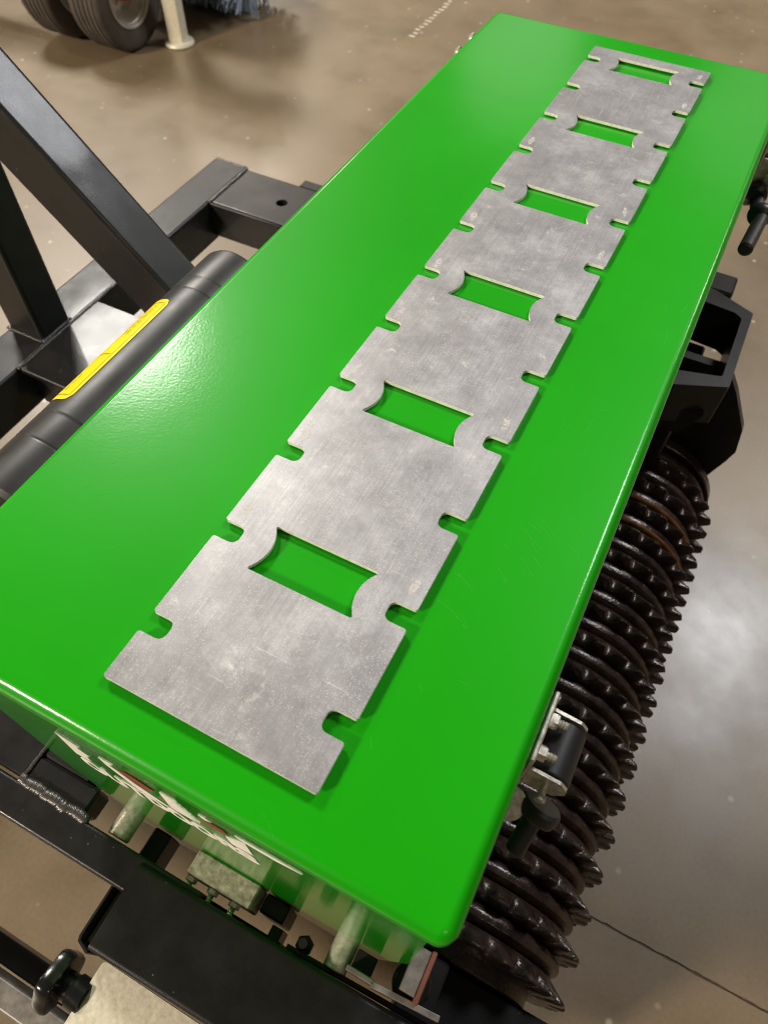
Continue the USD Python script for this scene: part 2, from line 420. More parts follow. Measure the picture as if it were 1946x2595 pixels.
lid = obj('lid', lid_mesh(), GREEN, mach, smooth=40)

HAIR = usdkit.material(stage, '/World/Looks/hairline', {'p': ('principled_bsdf', {'base_color': (0.05, 0.42, 0.035), 'roughness': 0.5})}, surface='p.BSDF')
gh = np.random.default_rng(31)
hairs = []
def hair(x, y, a, ln, wd):
    pts = [(x + t * ln * math.cos(a + 0.25 * t), y + t * ln * math.sin(a + 0.25 * t)) for t in np.linspace(0, 1, 5)]
    t = trimesh.creation.extrude_polygon(LineString(pts).buffer(wd, cap_style=2), 0.00005)
    t.vertices += [0, 0, 0.00003]
    hairs.append(t)
for bx_, by_, n_, a_, sp_h in ((0.165, 0.20, 16, 2.2, 0.03), (0.15, 0.33, 9, 1.0, 0.03), (0.13, 0.10, 8, 2.3, 0.03), (0.09, -0.03, 5, 2.0, 0.03), (-0.20, 0.05, 8, 0.5, 0.04), (-0.22, 0.30, 4, 0.9, 0.03), (0.18, 0.55, 7, 1.3, 0.04), (-0.12, 0.5, 4, 1.5, 0.06)):
    for _ in range(n_):
        hair(bx_ + gh.normal(0, sp_h * 0.45), by_ + gh.normal(0, sp_h), a_ + gh.normal(0, 0.25), gh.uniform(0.006, 0.024), gh.uniform(0.00003, 0.00008))
obj('hairline_scratches', hairs, HAIR, lid, smooth=False, kind='stuff')

# hopper walls below the lid: a six-sided trough
HX0, HX1 = -0.2545, 0.1975
sec = [(HX0, -0.014), (HX1, -0.014), (HX1, -0.335), (0.158, -0.60), (-0.215, -0.60), (HX0, -0.335)]
PY = -0.0922
def xz_plate(poly, y0, y1):
    t = trimesh.creation.extrude_polygon(Polygon(poly) if not hasattr(poly, 'area') else poly, y1 - y0)
    v = t.vertices.copy()
    t.vertices = np.c_[v[:, 0], y1 - v[:, 2], v[:, 1]]
    return t
obj('hopper_wall', xz_plate([(x * 0.99 - 0.0003, z + 0.004 if z < -0.5 else z) for x, z in sec], PY + 0.003, 1.188), GREEN, mach, smooth=20)
endp = obj('end_panel', xz_plate(sec, PY, PY + 0.003), GREENGLOSS, mach, smooth=20)

# ---- lettering and emblem on the end panel
DY = PY - 0.0006
def decal(polys, off=0.0):
    out = []
    for p in polys:
        pg = Polygon(p) if not hasattr(p, 'area') else p
        pg = pg.buffer(0)
        for q in (pg.geoms if hasattr(pg, 'geoms') else [pg]):
            out.append(xz_plate(q, DY - off, DY - off + 0.0004))
    return out
word = meshkit.text_mesh('OUTDOORS', 0.04, depth=0.0004, bold=True)
sec2 = word.section(plane_origin=[0, 0, 0.0002], plane_normal=[0, 0, 1])
p2, T2 = sec2.to_2D()
sh = shapely.union_all([affinity.affine_transform(q, [T2[0, 0], T2[0, 1], T2[1, 0], T2[1, 1], T2[0, 3], T2[1, 3]]) for q in p2.polygons_full])
x0, z0, x1, z1 = sh.bounds
sh = affinity.translate(affinity.scale(sh, 0.197 / (x1 - x0), 0.040 / (z1 - z0), origin=(x0, z0)), -0.1545 - x0, -0.2125 - z0)
sh = affinity.affine_transform(sh, [1, 0, 0.05, 1, 0, 0.05 * 0.1545])
sh = sh.buffer(0.0014, join_style=2)
word = trimesh.util.concatenate([xz_plate(q, DY, DY + 0.0004) for q in (sh.geoms if hasattr(sh, 'geoms') else [sh])])
obj('decal_word', word, WHITE, endp, smooth=False, label='white word OUTDOORS on the green end panel')
wedge = [(-0.1448, -0.0908), (-0.1224, -0.1003), (-0.1307, -0.1131), (-0.1213, -0.1257), (-0.1298, -0.1394), (-0.1330, -0.160), (-0.1521, -0.1637)]
slash = [(-0.0987, -0.0903), (-0.0828, -0.0872), (-0.0900, -0.0987), (-0.0730, -0.128), (-0.0380, -0.160), (-0.052, -0.1625), (-0.0794, -0.161), (-0.0983, -0.1112)]
quad = [(0.0205, -0.1238), (0.0445, -0.0935), (0.0436, -0.1493), (0.0209, -0.1559)]
line = [(0.0366, -0.0821), (0.0477, -0.0779), (0.075, -0.0761), (0.0976, -0.0757), (0.0734, -0.0885), (0.0470, -0.0900)]
gs = np.random.default_rng(5)
tuft = [(-0.0353, -0.0848), (-0.030, -0.0835), (-0.025, -0.0832)]
for i in range(14):
    t = i / 13
    x, zz = -0.0235 + 0.013 * t, -0.083 - 0.058 * t
    tuft += [(x + gs.uniform(0.001, 0.005), zz), (x - gs.uniform(0.003, 0.009), zz - 0.0022)]
tuft += [(-0.013, -0.1521), (-0.018, -0.1500), (-0.0414, -0.1490)]
swoosh = [(0.0025, -0.0827), (0.0099, -0.0785), (0.0155, -0.0825), (0.0068, -0.0923)]
for q in (wedge, slash, quad, line, tuft, swoosh):
    obj('emblem_shape', decal([q]), WHITE, endp, smooth=False)
for q in ([(-0.0808, -0.0976), (-0.0706, -0.086), (-0.0593, -0.0862), (-0.0439, -0.0967), (-0.0500, -0.1100), (-0.0578, -0.1190), (-0.0695, -0.113)],
          [(0.0032, -0.1019), (0.0126, -0.0889), (0.0247, -0.0892), (0.0282, -0.1046), (0.02, -0.1097)]):
    obj('red_emblem_shape', decal([q], 0.0003), DRED, endp, smooth=False, label='dark red shape of the emblem')

# ---- spacers, gear block and bolts below the end panel
def zinc_spacer(x, r):
    obj('spacer_sleeve', rod((x, PY + 0.002, -0.472), (x, -0.1290, -0.472), r, 0.0015), ZINC, mach)
zinc_spacer(-0.1855, 0.0150)
zinc_spacer(0.1268, 0.0145)
gb = obj('bearing_block', cbox(-0.0825, 0.0075, PY - 0.0300, PY - 0.0003, -0.53, -0.460, 0.002), DULLZINC, mach)
for x in (-0.074, -0.043, -0.012):
    obj('block_bolt', [hexa((x, PY - 0.0303, -0.470), (0, -1, 0), 0.013, 0.006), stud((x, PY - 0.0363, -0.470), (0, -1, 0), 0.004, 0.010)], ZINC, gb)
obj('flat_rail', cbox(-0.11, 0.055, PY - 0.045, PY - 0.0405, -0.60, -0.50, 0.002), BLACK, mach)
obj('strap', cbox(-0.162, -0.136, PY - 0.045, PY - 0.002, -0.56, -0.505, 0.002), BLACK, mach)
obj('cross_strip', cbox(-0.20, 0.15, PY + 0.004, PY + 0.02, -0.68, -0.63, 0.002), BARE, mach)
obj('panel_lug', cbox(0.012, 0.046, PY - 0.024, PY - 0.001, -0.60, -0.50, 0.002), BLACK, mach)
obj('rail_lug', cbox(0.037, 0.052, PY - 0.046, PY - 0.028, -0.55, -0.49, 0.001), BLACK, mach)

# ---- near arm (inner tube sliding into the wide box section)
Z = -0.45
obj('sliding_arm', beam((-1.0, -0.153, Z - 0.025), (-0.05, -0.153, Z - 0.025), 0.043, 0.05, 0.005), BLACK, mach)
bx = obj('box_section', beam((-0.133, -0.1885, Z - 0.045), (0.46, -0.1805, Z - 0.045), 0.101, 0.10, 0.007), BLACK, mach)
obj('tube_lip', sweep(LineString([(-0.1370, -0.1395), (-0.1500, -0.1440), (-0.1515, -0.1500), (-0.1515, -0.2320), (-0.1495, -0.2370), (-0.1345, -0.2425)]).buffer(0.0014), (0, 0, Z - 0.095), (0, 0, Z - 0.008), up=(0, 1, 0)), BLACK, bx)
obj('tube_inner_face', cbox(-0.1490, -0.1335, -0.236, -0.142, Z - 0.10, Z - 0.030, 0.001), BARE, bx)
gus = obj('gusset_plate', cbox(-0.3335, -0.234, -0.1275, -0.0935, Z - 0.05, Z - 0.005, 0.004), BLACK, mach)
obj('frame_plate', cbox(-0.62, -0.3345, -0.1275, -0.03, Z - 0.06, Z - 0.004, 0.003), BLACK, mach)
obj('frame_plate', cbox(-0.334, -0.2560, -0.0928, -0.03, Z - 0.06, Z - 0.006, 0.003), BLACK, mach)
obj('weld_bead', bead((-0.333, -0.1285, Z - 0.002), (-0.226, -0.1305, Z - 0.002), 0.0072, 3), WELD, gus)
obj('weld_bead', bead((-0.3340, -0.121, Z - 0.004), (-0.3340, -0.07, Z - 0.004), 0.0030, 4), WELD, gus)

# galvanised guard plate and star knob at the lower left
gp = obj('guard_plate', sweep(affinity.translate(rrect(0.30, 0.20, 0.006), 0, 0), (0.026, -0.3435, -0.507), (0.026, -0.3435, -0.500), up=(0, 1, 0)), GALV, mach)
def star_knob(c, d, R, name, parent):
    th = np.linspace(0, 2 * PI, 120, endpoint=False)
    rr = R * (1 - 0.13 * (0.5 - 0.5 * np.cos(5 * th)) ** 0.8)
    lay = [(0.80, 0.0), (0.94, 0.0015), (1.0, 0.006), (1.0, 0.014), (0.95, 0.019), (0.80, 0.0205)]
    s, u, dd = frame(d, (0, 0, 1))
    V = []
    for k, t in lay:
        q = rr * k
        V.append(np.array(c) + np.cos(th)[:, None] * q[:, None] * s + np.sin(th)[:, None] * q[:, None] * u + t * dd)
    n = len(th)
    v = np.concatenate(V + [np.array([np.array(c)]), np.array([np.array(c) + 0.0205 * dd])])
    f = []
    for i in range(len(lay) - 1):
        for j in range(n):
            k = (j + 1) % n
            f += [(i * n + j, i * n + k, (i + 1) * n + k), (i * n + j, (i + 1) * n + k, (i + 1) * n + j)]
    e = (len(lay) - 1) * n
    for j in range(n):
        k = (j + 1) % n
        f += [(len(v) - 2, k, j), (len(v) - 1, e + j, e + k)]
    t = trimesh.Trimesh(v, f, process=False)
    t.fix_normals()
    return obj(name, t, BLACKSMOOTH, parent, smooth=45)
kn = star_knob((-0.152, -0.2848, -0.512), (-1, 0, 0), 0.037, 'star_knob', mach)
obj('knob_collar', [rod((-0.155, -0.2848, -0.512), (-0.136, -0.2848, -0.512), 0.0165, 0.002), rod((-0.140, -0.2848, -0.512), (-0.118, -0.2848, -0.512), 0.0195, 0.002)], BLACKSMOOTH, kn)
obj('bare_tube', beam((-0.9, -0.345, -0.625), (0.2, -0.340, -0.625), 0.03, 0.05, 0.004), BARE, mach)
obj('shadow_strip', beam((-0.9, -0.312, -0.665), (0.2, -0.309, -0.665), 0.03, 0.04, 0.004), BLACK, mach)  # black bar stands in for the dark shadow band beside the bare tube

# ---- angle bar, bolt, bracket and clamp knob at the lower right
ang = obj('angle_bar', beam((0.066, -0.1325, -0.485), (0.47, -0.1225, -0.485), 0.006, 0.034, 0.0015), BLACK, mach)
obj('bolt_nut', [hexa((0.0835, -0.122, -0.485), (0, 0, 1), 0.019, 0.014), stud((0.0835, -0.122, -0.472), (0, 0, 1), 0.0055, 0.024)], BLACK, ang)
br = obj('tongue_bracket', [beam((0.172, -0.1215, -0.455), (0.252, -0.1165, -0.455), 0.0065, 0.05, 0.001), cbox(0.140, 0.174, -0.1225, -0.1165, -0.48, -0.43, 0.001)], BARE, mach)
obj('bracket_foot', cbox(0.143, 0.168, -0.117, -0.096, -0.50, -0.462, 0.001), BLACK, br)
ck = obj('clamp_disc', rod((0.2130, -0.100, -0.470), (0.2130, -0.100, -0.455), 0.023, 0.004), BLACKSMOOTH, mach)
obj('clamp_screw', rod((0.2060, -0.108, -0.56), (0.2060, -0.108, -0.468), 0.0045), ZINC, ck)
obj('red_brown_strap', cbox(0.2190, 0.2245, -0.118, -0.064, -0.50, -0.40, 0.001), REDBROWN, mach)
obj('grey_strap', cbox(0.201, 0.2190, -0.112, -0.066, -0.50, -0.405, 0.001), BARE, mach)
obj('bearing_housing', cbox(0.252, 0.40, -0.16, -0.051, -0.74, -0.625, 0.004), BLACK, mach)
obj('housing_bracket', cbox(0.205, 0.252, -0.20, -0.055, -0.74, -0.56, 0.003), BLACK, mach)

# ---- front frame: long beam, central tube, mast, stay and far beam
fb = obj('frame_beam', beam((-0.9095, -0.35, Z - 0.051), (-0.9095, 1.211, Z - 0.051), 0.097, 0.102, 0.008), BLACK, mach)
ct = obj('cross_tube', cbox(-0.8605, -0.40, 0.435, 0.655, Z - 0.012, Z + 0.001, 0.002), BLACK, mach)
obj('cross_tube_web', cbox(-0.858, -0.42, 0.45, 0.64, Z - 0.10, Z - 0.0125, 0.002), BLACK, ct)
obj('weld_bead', bead((-0.861, 0.435, Z + 0.001), (-0.861, 0.72, Z + 0.001), 0.0048, 11), WELD, ct)
far = man(beam((-0.8605, 1.131, Z - 0.046), (0.10, 1.131, Z - 0.046), 0.160, 0.09, 0.008))
far = far - man(rod((-0.7129, 1.128, Z - 0.06), (-0.7129, 1.128, Z + 0.02), 0.0135))
fbm = obj('frame_beam', far, BLACK, mach)
obj('weld_bead', bead((-0.8605, 1.052, Z + 0.000), (-0.8605, 1.209, Z + 0.000), 0.0042, 12), WELD, fbm)
obj('weld_bead', bead((-0.95, 1.212, Z - 0.001), (-0.865, 1.212, Z - 0.001), 0.0042, 13), WELD, fbm)
obj('frame_lug', cbox(-0.72, -0.55, 1.214, 1.245, Z - 0.07, Z - 0.006, 0.003), BLACK, mach)
mast = obj('mast_post', beam((-0.9145, 0.551, Z - 0.002), (-0.9145, 0.551, 0.235), 0.0755, 0.088, 0.009, up=(1, 0, 0)), BLACK, mach)
obj('weld_bead', [bead((-0.957, 0.5115, Z + 0.001), (-0.872, 0.5115, Z + 0.001), 0.0045, 21), bead((-0.8705, 0.513, Z + 0.001), (-0.8705, 0.588, Z + 0.001), 0.0045, 22)], WELD, mast)
s0 = np.array((-0.5066, 0.55, -0.1985))
sd = np.array((-1, 0, 1.02)) / math.hypot(1, 1.02)
un = np.array((1.02, 0, 1)) / math.hypot(1, 1.02)
pa = s0 - sd * 0.36 - un * 0.049
pb = s0 + sd * 0.60 - un * 0.049
obj('diagonal_stay', beam(pa, pb, 0.0725, 0.098, 0.008, up=un), BLACK, mach)
obj('stay_foot', cbox(-0.36, -0.2555, 0.51, 0.59, -0.52, -0.34, 0.003), BLACK, mach)

# ---- document canister with yellow label, clamped to the hopper side
cx, cz, R = -0.316, -0.07, 0.05
prof = [(0, 0.0), (0.044, 0.0), (R, 0.005), (R, 0.063), (R - 0.0008, 0.0645), (R - 0.0008, 0.0665), (R + 0.0001, 0.068), (R + 0.0001, 0.100), (R - 0.0008, 0.1012), (R - 0.0008, 0.103), (R, 0.1045),
        (R, 0.318), (R - 0.0008, 0.3195), (R - 0.0008, 0.321), (R + 0.0001, 0.3225), (R + 0.0001, 0.341), (R - 0.0008, 0.3425), (R - 0.0008, 0.344), (R, 0.3455), (R, 0.396), (R - 0.002, 0.401), (R - 0.007, 0.4035), (0, 0.4045)]
can = obj('document_canister', lathe(prof, (cx, 0.048, cz), (0, 1, 0), 64), CANISTER, mach, smooth=35)
def curved_patch(y0, y1, a0, a1, dr, rc=0.010, ny=60, na=24):
    v, f = [], []
    arc = math.radians(a1 - a0) * R
    for i in range(na + 1):
        s = i / na * arc
        e = min(s, arc - s)
        ins = rc - math.sqrt(max(rc * rc - (rc - e) ** 2, 0)) if e < rc else 0
        a = math.radians(a0) + s / R
        for j in range(ny + 1):
            yy = y0 + ins + (y1 - y0 - 2 * ins) * j / ny
            v.append((cx + (R + dr) * math.cos(a), yy, cz + (R + dr) * math.sin(a)))
    for i in range(na):
        for j in range(ny):
            q = i * (ny + 1) + j
            f += [(q, q + ny + 2, q + 1), (q, q + ny + 1, q + ny + 2)]
    t = trimesh.Trimesh(v, f, process=False)
    return t
lab = obj('warning_label', curved_patch(0.166, 0.342, 100, 196, 0.0006), YELLOW, can, smooth=True, label='yellow warning label on the black canister')
ink = []
def strip(y0, y1, a0, a1, ny=20, na=4):
    ink.append(curved_patch(y0, y1, a0, a1, 0.0010, rc=0.0003, ny=ny, na=na))
strip(0.173, 0.335, 104.5, 105.1, 40, 2)
strip(0.173, 0.1738, 105.2, 170, 2, 12)
strip(0.3342, 0.335, 105.2, 170, 2, 12)
strip(0.240, 0.2409, 106, 150, 2, 12)
gy = np.random.default_rng(9)
for a in (116, 122, 128, 134):
    y = 0.275
    while y < 0.326:
        w = gy.uniform(0.004, 0.010)
        strip(y, min(y + w, 0.329), a, a + 1.1, 3, 2)
        y += w + 0.0022
for a in (120, 127):
    y = 0.180
    while y < 0.205:
        w = gy.uniform(0.004, 0.008)
        strip(y, y + w, a, a + 1.0, 3, 2)
        y += w + 0.0022
obj('label_print', ink, INK, can, smooth=True)
obj('canister_clip', [cbox(-0.345, -0.268, 0.018, 0.036, -0.075, -0.058, 0.002), cbox(-0.352, -0.335, -0.01, 0.036, -0.085, -0.055, 0.002)], BLACK, mach)
obj('clip_bolt', lathe([(0, 0), (0.009, 0), (0.009, 0.004), (0.006, 0.0065), (0, 0.0075)], (-0.322, 0.012, -0.055), (0, 0, 1), 24), ZINC, mach)
for y in (1.045, 1.101):
    obj('lid_rivet', lathe([(0, 0), (0.010, 0), (0.010, 0.003), (0.006, 0.007), (0, 0.008)], (XL, y, -0.013), (-1, 0, 0), 20), ZINC, lid)

# ---- ribbed roller: smooth and toothed rings in turn on one shaft
AX, AZ = 0.252, -0.692
RT = 0.168
shaft = obj('roller', rod((AX, -0.05, AZ), (AX, 0.955, AZ), 0.118, 0.002, 60), IRON, mach, label='ribbed iron roller of smooth and toothed rings')
P0, PITCH, NR = -0.0155, 0.0586, 16
def ring(prof, n, mod=None):
    prof = np.array(prof)
    th = np.arange(n) * 2 * PI / n
    m = np.ones(n) if mod is None else mod(th)
    v, f = [], []
    for r, t, k in prof:
        rr = r + k * m
        v.append(np.stack([rr * np.cos(th), np.full(n, t), rr * np.sin(th)], 1))
    K = len(prof)
    for i in range(K):
        i2 = (i + 1) % K
        for j in range(n):
            j2 = (j + 1) % n
            f += [(i * n + j, i * n + j2, i2 * n + j2), (i * n + j, i2 * n + j2, i2 * n + j)]
    t = trimesh.Trimesh(np.concatenate(v), f, process=False)
    t.fix_normals()
    return t
def tooth(th):
    x = np.abs(((th * 23 / (2 * PI)) % 1) - 0.5) * 2
    return 0.5 - 0.5 * np.cos(PI * np.clip((x - 0.15) / 0.55, 0, 1))
TOOTHED = ring([(0.116, -0.0150, 0), (0.131, -0.0148, 0.0), (0.1455, -0.0128, 0.012), (0.1475, -0.0105, 0.0195), (0.1480, -0.0085, 0.0205), (0.1480, -0.0055, 0.0190), (0.1480, -0.0010, 0.0125), (0.1475, 0.0040, 0.0065), (0.1455, 0.0095, 0.0015), (0.1410, 0.0138, 0), (0.116, 0.0138, 0)], 23 * 12, tooth)
SMOOTH = ring([(0.116, -0.0134, 0), (0.1350, -0.0134, 0), (0.1375, -0.0124, 0), (0.1420, -0.0098, 0), (0.1462, -0.0062, 0), (0.1475, -0.0005, 0), (0.1462, 0.0050, 0), (0.1420, 0.0092, 0), (0.1370, 0.0120, 0), (0.1345, 0.0132, 0), (0.116, 0.0132, 0)], 120)
for i in range(NR):
    y = P0 + PITCH * i
    for m, nm, yy in ((TOOTHED, 'toothed_ring', y), (SMOOTH, 'smooth_ring', y + PITCH / 2 + 0.0005)):
        a = rng.uniform(0, 2 * PI)
        c, s = math.cos(a), math.sin(a)
        t = m.copy()
        p = t.vertices
        wob = rng.normal(0, 0.0006, 2)
        t.vertices = np.c_[AX + p[:, 0] * c - p[:, 2] * s + wob[0], yy + p[:, 1], AZ + p[:, 0] * s + p[:, 2] * c + wob[1]]
        obj(nm, t, IRON, shaft, smooth=32)
for i in (12, 13):
    y = P0 + PITCH * i + PITCH / 2 - 0.0095
    obj('rusty_edge', lathe([(0.13, 0), (0.1440, 0.0), (0.1458, 0.001), (0.1476, 0.0035), (0.13, 0.0035), (0.13, 0)], (AX, y, AZ), (0, 1, 0), 90), RUST, shaft, label='rusty orange ring edge')
obj('end_drum', lathe([(0, 0), (0.150, 0), (0.152, 0.002), (0.152, 0.020), (0, 0.02)], (AX, P0 + PITCH * NR - 0.012, AZ), (0, 1, 0), 90), IRON, shaft)

# ---- far roller bracket: loop of square section and the end plate below
lo = Polygon([(0.18, 0.803), (0.234, 0.803), (0.3129, 0.837), (0.3133, 1.037), (0.24, 1.0707), (0.18, 1.0707)]).buffer(-0.004).buffer(0.004)
li = Polygon([(0.17, 0.838), (0.232, 0.838), (0.2980, 0.856), (0.2980, 1.014), (0.285, 1.024), (0.17, 1.036)]).buffer(-0.006).buffer(0.006)
lp = trimesh.creation.extrude_polygon(lo.difference(li), 0.085)
lp.vertices += [0, 0, -0.385]
loop = obj('bracket_loop', lp, BLACK, mach, smooth=25)
obj('bracket_web', cbox(0.14, 0.268, 0.842, 1.03, -0.55, -0.388, 0.004), BLACK, mach)
obj('bracket_tab', cbox(0.19, 0.272, 1.078, 1.135, -0.37, -0.305, 0.004), BLACK, mach)
obj('gusset', xz_plate([(0.22, -0.356), (0.296, -0.356), (0.275, -0.41), (0.22, -0.41)], 0.815, 0.83), BLACK, loop)
sp = Polygon([(0.10, -0.36), (0.315, -0.3565), (0.345, -0.40), (0.3865, -0.475), (0.397, -0.53), (0.391, -0.56), (0.325, -0.80), (0.10, -0.80)]).buffer(-0.003).buffer(0.003)
side = obj('end_plate', xz_plate(sp, 0.944, 0.962), BLACK, mach, smooth=25)
obj('plate_screw', lathe([(0, 0), (0.007, 0), (0.007, 0.003), (0.004, 0.006), (0, 0.0065)], (0.3690, 0.944, -0.6215), (0, -1, 0), 18), ZINC, side)

# ---- two lid latches on the right side
def latch(y0, far=False):
    """y0 is the middle of the latch; it sits on the hopper side just below the lid"""
    X = XR + 0.0022
    zc = -0.055
    par = obj('lid_latch', cbox(X, X + 0.004, y0 - 0.030, y0 + 0.030, -0.085, -0.020, 0.001), ZINC, mach, label='zinc lid latch at the far end' if far else 'zinc lid latch at the near end')
    for yy in (y0 + 0.0245, y0 - 0.0275):
        pg = Polygon([(X + 0.004, -0.085), (X + 0.004, -0.045), (X + 0.030, -0.048), (X + 0.036, -0.056), (X + 0.037, -0.066), (X + 0.030, -0.08)]).buffer(-0.003).buffer(0.003)
        obj('latch_cheek', xz_plate(pg, yy, yy + 0.0028), ZINC, par)
    obj('latch_tube', lathe([(0.010, 0), (0.0165, 0), (0.0175, 0.001), (0.0175, 0.044), (0.0165, 0.045), (0.010, 0.045)], (X + 0.0205, y0 - 0.022, -0.066), (0, 1, 0), 36), CANISTER, par)
    for yy in (y0 + 0.014, y0 - 0.014):
        obj('latch_bolt', [hexa((X + 0.004, yy, -0.040), (1, 0, 0), 0.0115, 0.0075), stud((X + 0.0115, yy, -0.040), (1, 0, 0), 0.0036, 0.008)], ZINC, par)
    obj('latch_pin', [rod((X + 0.0205, y0 - 0.037, -0.066), (X + 0.0205, y0 + 0.034, -0.066), 0.0030), rod((X + 0.0205, y0 - 0.041, -0.066), (X + 0.0205, y0 - 0.036, -0.066), 0.0045)], ZINC, par)
    if far:
        pts = [((0.226, y0 + 0.045, -0.10), (0.241, y0 - 0.075, -0.10), 0.010), ((0.250, y0 - 0.085, -0.10), (0.243, y0 - 0.185, -0.095), 0.0102)]
        obj('latch_handle', [rod(a, b_, r, 0.003) for a, b_, r in pts], CANISTER, par)
        ball = trimesh.creation.icosphere(subdivisions=3, radius=0.018)
        ball.vertices = ball.vertices * [1, 0.8, 1] + [0.247, y0 - 0.078, -0.10]
        obj('handle_knuckle', ball, CANISTER, par, smooth=True)
        obj('handle_cap', rod((0.228, y0 - 0.005, -0.095), (0.231, y0 - 0.045, -0.095), 0.017, 0.005), CANISTER, par)
    else:
        cap = lathe([(0, 0), (0.012, 0), (0.0155, 0.0016), (0.0170, 0.005), (0.0170, 0.012), (0.0150, 0.015), (0, 0.0155)], (0.2415, y0 - 0.041, -0.112), (0.15, 0.75, 0.65), 48)
        obj('handle_knuckle', cap, CANISTER, par, smooth=30)
        obj('latch_handle', rod((0.2425, y0 - 0.030, -0.125), (0.2385, y0 - 0.064, -0.150), 0.0085, 0.002), CANISTER, par)
    obj('latch_washer', lathe([(0.0, 0), (0.014, 0), (0.014, 0.003), (0, 0.003)], (0.2175, y0 - 0.042, -0.10), (0.5, -0.3, 1), 28), ZINC, par)
latch(0.0745)
latch(1.058, True)

# ------------------------------------------------------------------ the loose steel plate on the lid
p = 0.1
w, d, e0, e1, ww, h = 0.18465, 0.02197, 0.0517, 0.0454, 0.1010, 0.0474
L = 11 * p + e0 + e1
pl = sbox(-w / 2, -e0, w / 2, L - e0)
nw = 0.0185
for i in range(12):
    for s in (-1, 1):
        yc = i * p + (-0.0027 if s > 0 else 0.0)
        nt = sbox(-d + 0.0068, -nw / 2 + 0.0068, 0.03, nw / 2 - 0.0068).buffer(0.0068, quad_segs=6)
        nt = affinity.translate(nt if s > 0 else affinity.scale(nt, -1, 1, origin=(0, 0)), s * w / 2, yc)
        pl = pl.difference(nt)
pl = pl.buffer(-0.0022, quad_segs=5).buffer(0.0022, quad_segs=5)
sag = 0.0088
RR = (h * h / 4 + sag * sag) / (2 * sag)
for k in range(6):
    yc = (2 * k + 1) * p
    wn = sbox(-ww / 2, yc - h / 2, ww / 2, yc + h / 2)
    for s in (-1, 1):
        wn = wn.difference(Point(s * (ww / 2 + RR - sag), yc).buffer(RR, quad_segs=24))
    wn = wn.buffer(-0.0016, quad_segs=4).buffer(0.0016, quad_segs=4)
    pl = pl.difference(wn)
pl = pl.simplify(0.00005)
T = 0.0038
pt = trimesh.creation.extrude_polygon(pl, T)
for _ in range(2):
    pt = pt.subdivide_to_size(0.05, max_iter=12) if _ == 0 else pt
ang_ = -0.00536
KS = 0.989            # the cut sheet's notch pitch is a little under 0.1 m
def place(v):
    """plate coordinates to the machine's: turned a little on the lid, and the sheet is slightly bowed"""
    c, s = math.cos(ang_), math.sin(ang_)
    x, y = v[:, 0] * c - v[:, 1] * s, v[:, 0] * s + v[:, 1] * c
    bow = 0.0009 + 0.0024 * np.abs((v[:, 1] - 0.62) / 0.6) ** 1.5
    return np.c_[x * KS + 0.0017, y * KS - 0.0015, v[:, 2] + bow]
nz = np.abs(pt.face_normals[:, 2]) > 0.5
pv = place(pt.vertices)
flat = trimesh.Trimesh(pv, pt.faces[nz], process=False)
edge = trimesh.Trimesh(pv, pt.faces[~nz], process=False)
flat.remove_unreferenced_vertices()
edge.remove_unreferenced_vertices()
sp_ = obj('steel_plate', flat, PLATE, smooth=False, cat='steel plate', label='long grey sheet steel strip with notched edges and six cut-outs lying on the green lid')
obj('cut_edge', edge, CUT, sp_, smooth=30)
# pale scuffs beside the notches, ring marks and long scratches in the sheet's skin
def skin(poly, name, m):
    t = trimesh.creation.extrude_polygon(poly, 0.00008)
    v = t.vertices + [0, 0, T + 0.00004]
    obj(name, trimesh.Trimesh(place(v), t.faces, process=False), m, sp_, smooth=False)
gk = np.random.default_rng(23)
for i in range(12):
    for s_ in (-1, 1):
        if gk.uniform() < 0.6:
            q = Point(0, 0).buffer(1, quad_segs=7)
            pts = np.array(q.exterior.coords)[:-1]
            pts *= (1 + gk.uniform(-0.22, 0.22, len(pts)))[:, None]
            q = affinity.rotate(Polygon(pts * [gk.uniform(0.0025, 0.0042), gk.uniform(0.007, 0.012)]), gk.uniform(-14, 14))
            skin(affinity.translate(q, s_ * (w / 2 - 0.0115), i * p + 0.024 + gk.uniform(-0.003, 0.003)), 'scuff_mark', SCUFF)
for x, y, r in ((0.024, 0.432, 0.0052), (-0.018, 0.418, 0.0036), (0.052, 0.137, 0.0028), (0.030, -0.012, 0.0026)):
    skin(Point(x, y).buffer(r).difference(Point(x, y).buffer(r - 0.0004)), 'ring_mark', SCUFF)
for x0_, y0_, x1_, y1_, ww_ in ((-0.062, 0.400, -0.046, 0.545, 0.0004), (0.010, 0.640, 0.036, 0.676, 0.0005), (-0.030, 0.455, -0.016, 0.458, 0.0004), (-0.05, 0.245, -0.02, 0.236, 0.0003), (0.03, 0.27, 0.056, 0.279, 0.0006),
                              (0.0, 0.19, 0.018, 0.176, 0.0003), (-0.02, 0.05, -0.008, 0.074, 0.0003), (0.012, 0.02, 0.022, 0.045, 0.0003), (-0.055, 0.82, -0.03, 0.87, 0.0004), (0.02, 0.93, 0.05, 0.91, 0.0004), (-0.04, 0.0, -0.01, -0.015, 0.0003)):
    skin(LineString([(x0_, y0_), ((x0_ + x1_) / 2 + 0.0008, (y0_ + y1_) / 2), (x1_, y1_)]).buffer(ww_ * 0.55), 'scratch', SCUFF)

